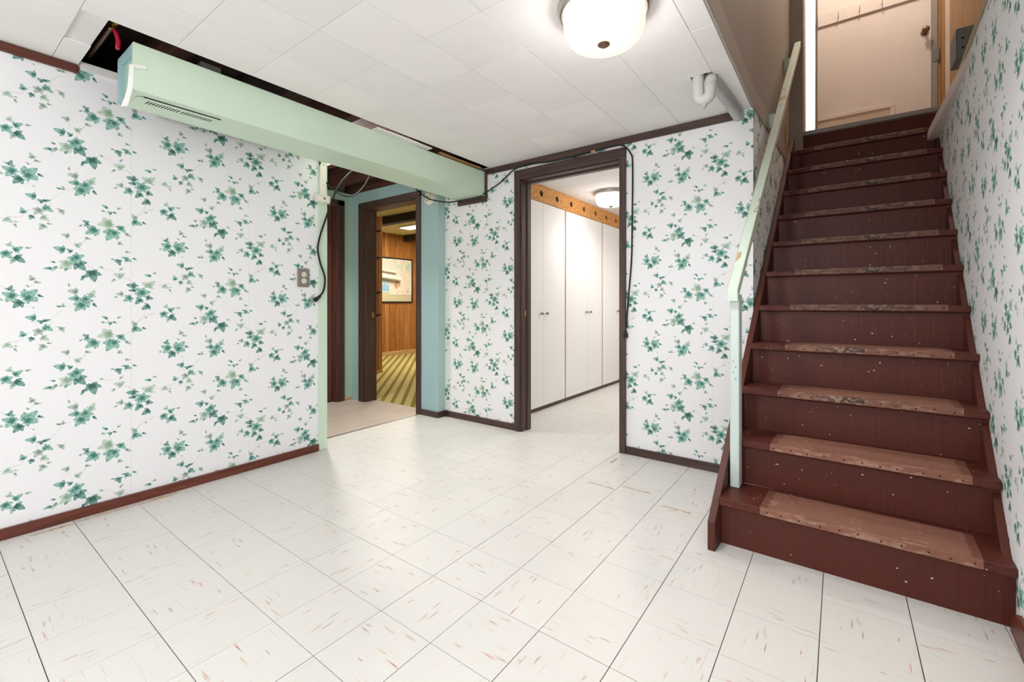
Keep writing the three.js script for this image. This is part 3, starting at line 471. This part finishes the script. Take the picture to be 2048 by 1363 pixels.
{ // masking tape over the near corner of the box: a bent ribbon with thickness
  const ribbon = (c, w) => { const p = []; const q = (a, b, d) => p.push(...a, ...b, ...d); const L = c.map(([x, y, z], i) => [[x - w[i][0] / 2, y - w[i][1] / 2, z - w[i][2] / 2], [x + w[i][0] / 2, y + w[i][1] / 2, z + w[i][2] / 2]]); for (const o of [0, 0.0012]) for (let i = 0; i + 1 < L.length; i++) { const f = (t) => [t[0] + o, t[1], t[2] + o]; const [a, b] = L[i].map(f), [e, g] = L[i + 1].map(f); if (o) { q(a, e, b); q(b, e, g); } else { q(a, b, e); q(b, g, e); } } const g = new THREE.BufferGeometry(); g.setAttribute('position', new THREE.Float32BufferAttribute(p, 3)); g.computeVertexNormals(); return worldUV(g); };
  const W = [0.013, 0, -0.013];
  tag(mesh('masking_tape', [ribbon([[-0.701, 1.975, 0.814], [-0.702, 1.93, 0.816], [-0.706, 1.88, 0.818], [-0.716, 1.84, 0.824], [-0.735, 1.806, 0.83]], [W, W, [0.015, 0, -0.014], [0.017, 0, -0.015], [0.02, 0.004, -0.018]]), ribbon([[-0.6935, 1.968, 0.812], [-0.693, 1.972, 0.79], [-0.692, 1.978, 0.768]], [[0, 0.014, 0], [0, 0.018, 0], [0.002, 0.012, 0.006]])], M.tape), 'strip of white masking tape hanging off the end of the green box', 'tape');
}
tag(mesh('broken_tile_strip', [B(-0.71, -0.652, 2.074, 2.082, -0.82, -0.36, 0.002), B(-0.71, -0.66, 2.0825, 2.087, -0.7, -0.45, 0.002)], M.white), 'broken strip of white ceiling tile lying on the green box', 'broken tile');
for (const [x, y, z0, z1, dx, lab] of [[-0.685, 2.08, -1.38, -0.92, 0.012, 'pale lath lying on the far end of the green box, nearer the room'], [-0.722, 2.088, -1.4, -0.98, 0.01, 'pale lath on the far end of the green box, nearer the wall']]) tag(mesh('lath', B(x - dx, x + dx, y - 0.004, y + 0.005, z0, z1, 0.001, 2), M.tanWood), lab, 'lath', 'laths on the green box');
{
  const v = thing('shutoff_valve', 'red handled shut-off valve in the open ceiling above the green box', 'valve');
  mesh('valve_body', [cyl(0.013, 0.013, 0.05, -0.79, 2.165, 0.85, 'x', 12), cyl(0.01, 0.012, 0.03, -0.8, 2.15, 0.855, 'y', 12), cyl(0.017, 0.017, 0.012, -0.765, 2.165, 0.85, 'x', 6)], M.brass, v);
  const t = mesh('lever', tubeCapped([[-0.8, 2.14, 0.853], [-0.8, 2.124, 0.843], [-0.8, 2.095, 0.836], [-0.8, 2.066, 0.838]], 0.0085, 24, 10), M.red, v); t.userData.label = 'red plastic lever';
  mesh('pipe', cyl(0.009, 0.009, 0.5, -0.99, 2.165, 0.85, 'x', 12), M.bronze, v);
}

// ---------- ceiling lamps ----------
LAMPS.forEach(([x, z, power, colour, label], i) => {
  const l = thing('ceiling_lamp', label, 'lamp');
  l.position.set(x, 0, z);
  const lathe = (pts, n = 48) => new THREE.LatheGeometry(pts.map((p) => new THREE.Vector2(...p)), n);
  mesh('base_ring', lathe([[0.0, CEIL], [0.168, CEIL], [0.17, 2.084], [0.166, 2.066], [0.158, 2.058], [0.152, 2.058], [0.15, 2.066], [0.0, 2.068]]), M.metal, l);
  const shade = mesh('shade', lathe([[0.147, 2.066], [0.15, 2.04], [0.147, 2.005], [0.139, 1.982], [0.122, 1.964], [0.09, 1.953], [0.05, 1.949], [0.0, 1.948]]), i === 1 || i === 2 ? M.glowCloset : M.glow, l);
  mesh('finial', lathe([[0.0, 1.934], [0.005, 1.935], [0.007, 1.941], [0.012, 1.9445], [0.022, 1.946], [0.023, 1.9495], [0.0, 1.951]], 20), M.bronze, l);
  const p = new THREE.PointLight(colour, power * 0.17, 0, 2); p.position.set(0, 1.995, 0); p.castShadow = true; p.shadow.radius = 3; l.add(p);   // through the glass
  const d = new THREE.SpotLight(colour, power * 1.05, 0, 1.52, 0.6, 2); d.position.set(0, 1.925, 0); d.target.position.set(0, 0, 0); d.castShadow = true; d.shadow.radius = 5; l.add(d, d.target);   // out of its underside
});
{
  const l = thing('fluorescent_light', 'flat fluorescent ceiling panel seen through the passage door', 'lamp');
  const [x, y, z, power, colour] = REC_LIGHT;
  mesh('housing', B(x - 0.62, x + 0.62, y + 0.13, y + 0.153, z - 0.13, z + 0.13, 0.003), M.white, l);
  mesh('diffuser', B(x - 0.6, x + 0.6, y + 0.118, y + 0.131, z - 0.11, z + 0.11, 0.003), M.tubeGlow, l);
  const r = new THREE.RectAreaLight(colour, power * 1.35, 1.2, 0.22); r.position.set(x, y + 0.112, z); r.rotation.x = -Math.PI / 2; l.add(r);
}
for (const [name, label, [x, y, z, power, colour]] of [['added_bulb', 'added bare bulb among the joists over the passage', ADDED_HALL_LAMP], ['added_bulb', 'added bulb high above the landing of the stair', ADDED_UPPER_LAMP]]) {
  const l = thing(name, label, 'lamp'); l.position.set(x, y, z);
  mesh('holder', cyl(0.03, 0.035, 0.05, 0, 0.05, 0), M.white, l);
  const g = new THREE.SphereGeometry(0.035, 20, 14); mesh('bulb', g, M.tubeGlow, l);
  const p = new THREE.PointLight(colour, power, 0, 2); p.castShadow = true; p.shadow.radius = 2.5; l.add(p);
}

{
  const l = thing('added_floor_lamp', 'added slim floor lamp with a round white globe behind the viewer', 'lamp'), [x, y, z, power, colour] = ADDED_GLOBE_LAMP; l.position.set(x, 0, z);
  mesh('base', new THREE.LatheGeometry([[0, 0.025], [0.03, 0.025], [0.13, 0.012], [0.135, 0], [0, 0]].reverse().map((p) => new THREE.Vector2(...p)), 32), M.metal, l);
  mesh('pole', cyl(0.011, 0.011, y - 0.14, 0, (y - 0.12) / 2 + 0.01, 0), M.metal, l);
  mesh('globe', new THREE.SphereGeometry(0.13, 32, 20).translate(0, y, 0), M.glow, l);
  const p = new THREE.PointLight(colour, power, 0, 2); p.position.set(0, y, 0); p.castShadow = true; p.shadow.radius = 5; l.add(p);
}

// ---------- drain trap ----------
{
  const d = thing('drain_pipe', 'white painted drain trap and pipe coming out of the ceiling into the back wall', 'pipe');
  const x0 = 1.092, x1 = 1.148, z = -0.925, r = 0.0265, pts = [[x0, 2.15, z], [x0, 2.1, z], [x0, 2.045, z]];
  for (let k = 1; k <= 7; k++) { const a = Math.PI * (1 - k / 8); pts.push([(x0 + x1) / 2 - Math.cos(Math.PI - a) * -0.028 * -1 * -1 * (k < 0 ? 1 : 1), 0, z]); pts[pts.length - 1] = [(x0 + x1) / 2 + Math.cos(a) * 0.028, 2.01 - Math.sin(a) * 0.034, z]; }
  pts.push([x1, 2.045, z], [x1, 2.068, z - 0.008], [x1 + 0.002, 2.076, z - 0.03]);
  mesh('trap', tube(pts, r, 72, 18), M.pipe, d);
  mesh('coupling', [cyl(r + 0.003, r + 0.003, 0.014, x1, 2.04, z, 'y', 20)], M.pipe, d);
  mesh('cleanout_nut', [cyl(0.012, 0.012, 0.014, (x0 + x1) / 2, 1.948, z, 'y', 6), cyl(0.007, 0.007, 0.01, (x0 + x1) / 2, 1.938, z, 'y', 10)], M.pipe, d);
  mesh('waste_pipe', [tube([[x1 + 0.001, 2.078, z - 0.015], [1.165, 2.07, -1.15], [1.182, 2.058, -1.46]], 0.029, 30, 18)], M.pipeMetal, d);
}

// ---------- on the left wall ----------
{
  const o = thing('wall_outlet', 'double socket in a taupe metal plate on the ivy wallpaper', 'outlet');
  mesh('cover_plate', B(-1.186, -1.172, 1.099, 1.219, -0.212, -0.135, 0.004), M.taupePlate, o);
  for (const y of [1.18, 1.138]) {
    const s = mesh('socket', cyl(0.0165, 0.0165, 0.006, -1.171, y, -0.1735, 'x', 24), M.plastic, o);
    mesh('socket_slots', [B(-1.1686, -1.1672, y + 0.001, y + 0.01, -0.181, -0.1785), B(-1.1686, -1.1672, y + 0.002, y + 0.009, -0.1685, -0.166), cyl(0.0028, 0.0028, 0.0014, -1.168, y - 0.007, -0.1735, 'x', 10)], M.slot, s);
  }
  mesh('screw', cyl(0.003, 0.003, 0.003, -1.171, 1.159, -0.1735, 'x', 10), M.metal, o);
}
{
  const b = thing('wall_bracket', 'white painted bracket with a narrow neck and star cut-out on the green corner', 'bracket');
  mesh('plate', exX([[-0.352, 1.672], [-0.25, 1.672], [-0.25, 1.716], [-0.279, 1.722], [-0.284, 1.737], [-0.284, 1.92], [-0.29, 1.934], [-0.303, 1.94], [-0.316, 1.934], [-0.322, 1.92], [-0.322, 1.737], [-0.329, 1.724], [-0.352, 1.718]].reverse(), -1.176, -1.160, null, 0.003), M.plastic, b);
  mesh('foot_block', B(-1.176, -1.148, 1.674, 1.715, -0.35, -0.252, 0.005), M.plastic, b);
  const star = []; for (let i = 0; i < 10; i++) { const a = i / 10 * 2 * Math.PI + Math.PI / 2, r = i & 1 ? 0.0045 : 0.011; star.push([-0.305 + r * Math.cos(a), 1.697 + r * Math.sin(a)]); }
  mesh('star_hole', exX(star, -1.149, -1.1472), M.slot, b);
  for (const [r, y] of [[0.0035, 1.925], [0.0025, 1.79]]) mesh('screw', cyl(r, r, 0.002, -1.1592, y, -0.303, 'x', 10), M.slot, b);
}
{
  const c = thing('power_cord', 'thick black cord with a plug hanging down the green corner by the outlet', 'cord');
  mesh('cord', tube([[-1.06, 2.12, -0.62], [-1.08, 2.0, -0.55], [-1.13, 1.8, -0.40], [-1.15, 1.55, -0.31], [-1.155, 1.38, -0.262], [-1.155, 1.27, -0.275], [-1.155, 1.17, -0.31], [-1.155, 1.08, -0.302], [-1.158, 1.035, -0.272]], 0.0062, 90, 10), M.black, c);
  const p = mesh('plug', [(() => { const g = new RoundedBoxGeometry(0.022, 0.026, 0.034, 2, 0.006); return g; })(), cyl(0.008, 0.011, 0.02, 0, 0, -0.024, 'z', 12)].map((g) => strip(g).rotateX(0.62)), M.black, c); p.position.set(-1.16, 1.018, -0.25);
  for (const dx of [-0.006, 0.006]) mesh('prong', B(dx - 0.0008, dx + 0.0008, -0.003, 0.003, 0.016, 0.034).rotateX(0.62), M.metal, p);
}
tag(mesh('loose_cable', tubeCapped([[-1.172, 1.96, -0.285], [-1.168, 1.9, -0.287], [-1.165, 1.82, -0.32], [-1.16, 1.76, -0.40], [-1.15, 1.745, -0.475], [-1.14, 1.77, -0.54], [-1.13, 1.84, -0.6], [-1.12, 1.925, -0.645]], 0.0045, 80, 8), M.black), 'thin black cable looping below the joists beside the white bracket', 'cable');
{
  const c = thing('door_cable', 'black cable draped over the doorway and down its right side', 'cable');
  mesh('cord', tube([[-1.41, 2.02, -1.335], [-1.26, 1.915, -1.322], [-1.15, 1.875, -1.335], [-1.04, 1.858, -1.39], [-0.85, 1.858, -1.4], [-0.73, 1.862, -1.41], [-0.672, 1.89, -1.425], [-0.534, 1.95, -1.435], [-0.386, 2.034, -1.436], [-0.246, 2.05, -1.437], [-0.068, 2.03, -1.43], [0.178, 2.028, -1.43], [0.312, 2.036, -1.432], [0.421, 2.045, -1.44], [0.492, 2.035, -1.446], [0.543, 1.975, -1.449], [0.557, 1.893, -1.449], [0.554, 1.5, -1.449], [0.549, 1.273, -1.449], [0.528, 1.012, -1.446], [0.516, 0.83, -1.442]], 0.0052, 220, 8), M.black, c);
  mesh('plug_end', [cyl(0.006, 0.011, 0.025, 0.513, 0.807, -1.44, 'y', 10), B(0.499, 0.527, 0.765, 0.796, -1.45, -1.43, 0.004)], M.black, c);
  mesh('tape_band', cyl(0.0075, 0.0075, 0.03, 0.285, 2.035, -1.4315, 'x', 12), M.tanTrim, c);
}
{
  const s = thing('smoke_detector', 'round white detector on the blue wall under the green box', 'smoke detector');
  mesh('body', [cyl(0.062, 0.066, 0.012, -1.262, 1.925, -1.36, 'z', 36), cyl(0.042, 0.056, 0.018, -1.262, 1.925, -1.346, 'z', 36)].map((g) => g), M.plastic, s);
  mesh('vent_ring', new THREE.TorusGeometry(0.036, 0.003, 8, 36).translate(-1.262, 1.925, -1.337), M.grey, s);
  mesh('button', cyl(0.009, 0.009, 0.004, -1.262, 1.925, -1.336, 'z', 16), M.grey, s);
}

// ---------- cupboards ----------
{
  const XF = -0.584; const cases = [
    [-1.62, -2.584, -2.157, 'white two door cupboard nearest the doorway', true],
    [-2.584, -3.45, -3.066, 'white two door cupboard in the middle of the row', true],
    [-3.45, -4.42, -3.91, 'white two door cupboard at the far end of the row', true]];
  for (const [a, b, seam, label] of cases) {
    const c = thing('cupboard', label, 'cupboard', 'white cupboards beyond the doorway');
    mesh('carcass', [B(-1.18, XF - 0.019, 0.04, 1.922, b + 0.001, a - 0.001, 0.001)], M.tanWood, c);
    mesh('plinth', B(-1.15, XF - 0.005, 0.0, 0.034, b + 0.001, a - 0.001), M.casing, c);
    for (const [z1, z0, kz] of [[a - 0.007, seam + 0.002, seam + 0.042], [seam - 0.002, b + 0.016, seam - 0.05]]) {
      const d = mesh('door', B(XF - 0.018, XF, 0.036, 1.928, z0, z1, 0.0015), M.cupboard, c);
      const kn = new THREE.LatheGeometry([[0, 0], [0.007, 0], [0.0055, 0.008], [0.006, 0.014], [0.0125, 0.02], [0.014, 0.024], [0.011, 0.028], [0, 0.0285]].map((p) => new THREE.Vector2(...p)), 18); kn.rotateZ(-Math.PI / 2); kn.translate(XF, 0.897, kz);
      mesh('knob', kn, M.steel, d);
    }
    mesh('side_edge', B(XF - 0.018, XF - 0.002, 0.036, 1.928, b + 0.001, b + 0.0145), M.tanWood, c);
    for (const y of [0.35, 1.5]) mesh('hinge', B(XF - 0.019, XF - 0.008, y, y + 0.05, b + 0.0145, b + 0.0158), M.steel, c);
  }
  const holes = []; for (let k = 0; k < 9; k++) holes.push(circle(-2.131 - 0.2855 * k + (0), 2.012, 0.0285, 22));
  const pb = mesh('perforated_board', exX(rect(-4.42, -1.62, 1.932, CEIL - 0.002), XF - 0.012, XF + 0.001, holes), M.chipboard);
  mesh('painted_hole_shade', B(XF - 0.02, XF - 0.0125, 1.934, CEIL - 0.004, -4.4, -1.64), M.slot, pb);  // near-black sheet behind the holes, paints the shade seen through them
  tag(pb, 'orange chipboard strip with a row of round holes above the cupboards', 'board');
}

// ---------- in the panelled room ----------
{
  const X = -5.206, m = thing('map_board', 'framed board with pinned and curling maps on the panelled wall', 'map');
  const y0 = 1.02, y1 = 1.85, za = -3.25, zb = -4.575;
  mesh('backing', B(X, X + 0.012, y0, y1, zb, za), new THREE.MeshStandardMaterial({ color: 0xcfc6a4, roughness: 0.8 }), m);
  mesh('frame', [B(X, X + 0.028, y0 - 0.012, y0 + 0.012, zb - 0.012, za, 0.003), B(X, X + 0.028, y1 - 0.012, y1 + 0.012, zb - 0.012, za, 0.003), B(X, X + 0.028, y0, y1, zb - 0.012, zb + 0.012, 0.003)], M.black, m);
  const land = (s, sea) => new THREE.MeshStandardMaterial({ roughness: 0.7, map: canvasTex(256, 256, (c, w, h) => {
    reseed(s); c.fillStyle = sea ? '#c9dde2' : '#e6dccb'; c.fillRect(0, 0, w, h);
    const blob = (x, y, r, col, a) => { c.globalAlpha = a; c.fillStyle = col; c.beginPath(); for (let k = 0; k < 14; k++) { const t = k / 14 * 6.283, q = r * rr(0.6, 1.3); c.lineTo(x + Math.cos(t) * q, y + Math.sin(t) * q); } c.closePath(); c.fill(); c.globalAlpha = 1; };
    if (!sea) { blob(60, 40, 46, '#a9d2ce', 0.8); blob(215, 50, 40, '#b5d6cf', 0.7); blob(130, 60, 30, '#c8cfc0', 0.7); for (let i = 0; i < 26; i++) blob(rr(10, 245), rr(60, 240), rr(6, 22), ['#dccfb4', '#e8d9c6', '#d5d8c4', '#e3c9b4'][i % 4], 0.5); for (let i = 0; i < 18; i++) blob(rr(60, 110), rr(160, 225), rr(3, 9), '#c8744e', 0.65); }
    else { blob(70, 120, 70, '#e3dcc4', 0.9); blob(190, 200, 50, '#8fbbe0', 0.9); }
    c.strokeStyle = 'rgba(120,110,110,0.5)'; c.lineWidth = 1.5; for (let i = 0; i < 16; i++) { c.beginPath(); let x = rr(0, w), y = rr(0, h); c.moveTo(x, y); for (let k = 0; k < 7; k++) { x += rr(-26, 26); y += rr(-26, 26); c.lineTo(x, y); } c.stroke(); }
    c.strokeStyle = '#f4efe4'; c.lineWidth = 12; c.strokeRect(0, 0, w, h);
  }) });
  const sheet = (ya, yb, z0, z1, dx, mat) => { const g = strip(new THREE.BoxGeometry(0.003, yb - ya, z1 - z0)), p = g.attributes.position, uv = g.attributes.uv; for (let i = 0; i < p.count; i++) uv.setXY(i, 0.5 - p.getZ(i) / (z1 - z0), p.getY(i) / (yb - ya) + 0.5); g.translate(X + 0.012 + dx, (ya + yb) / 2, (z0 + z1) / 2); return mesh('map_sheet', g, mat, m); };
  sheet(1.16, 1.835, -4.56, -4.03, 0.004, land(5, false)); sheet(1.2, 1.62, -4.07, -3.5, 0.002, land(9, true)); sheet(1.5, 1.83, -4.2, -3.4, 0.007, new THREE.MeshStandardMaterial({ color: 0xd2cbbf, roughness: 0.8 }));
  const paper = new THREE.MeshStandardMaterial({ color: 0xe2dcd1, roughness: 0.75 });
  for (const [y, zE, r] of [[1.615, -4.15, 0.022], [1.49, -4.24, 0.042]]) { const g = cyl(r, r * 0.94, zE + 3.4 < 0 ? -(zE + 3.4) : 0.5, 0, 0, 0, 'z', 20); g.rotateX(-0.09); g.translate(X + 0.03 + r, y, (zE - 3.4) / 2); mesh('paper_curl', g, paper, m); }
}
[[2.012, 0.085, 'uppermost of four black shelf brackets on the wood partition'], [1.635, 0.075, 'second from top of four black shelf brackets on the partition'], [1.143, 0.06, 'third from top of four black shelf brackets on the partition'], [0.826, 0.07, 'lowest of four black shelf brackets on the wood partition']].forEach(([y, l, label], i) => {
  const s = thing('shelf_bracket', label, 'bracket', 'black shelf brackets on the partition');
  mesh('arm', exX([[-2.5, y - 0.02], [-2.5, y + 0.012], [-2.632, y + 0.012], [-2.632, y + 0.004], [-2.6, y - 0.006], [-2.56, y - 0.02]].reverse(), -3.628, -3.60, null, 0.002), M.black, s);
  mesh('mounting_plate', B(-3.6285, -3.624, y - 0.03, y + 0.022, -2.52, -2.49), M.black, s);
});

// ---------- upstairs ----------
{
  const h = thing('coat_hook_rail', 'painted rail with small coat hooks across the white upstairs door', 'hook rail');
  mesh('rail_board', B(1.482, 2.2, 3.566, 3.68, -3.7, -3.684, 0.003), M.peach, h);
  for (const x of [1.638, 1.79, 1.945]) mesh('hook', [tube([[x, 3.615, -3.683], [x, 3.605, -3.66], [x, 3.612, -3.64], [x, 3.63, -3.636]], 0.0035, 20, 8), B(x - 0.008, x + 0.008, 3.605, 3.635, -3.685, -3.681)], M.plastic, h);
}
{
  const j = thing('junction_box', 'small grey metal box fixed on the ledge above the stair wall', 'box');
  mesh('case', B(2.15, 2.26, 2.30, 2.46, -2.13, -1.97, 0.004), M.boxSteel, j);
  mesh('cover', B(2.153, 2.257, 2.303, 2.457, -1.972, -1.963, 0.002), M.boxSteel, j);
  for (const y of [2.40, 2.35]) mesh('knockout', cyl(0.006, 0.006, 0.002, 2.175, y, -1.962, 'z', 12), M.slot, j);
  mesh('support', B(2.2, 2.34, 2.25, 2.3, -2.08, -2.02, 0.002), M.tanWood, j);
}

renderer.render(scene, camera);
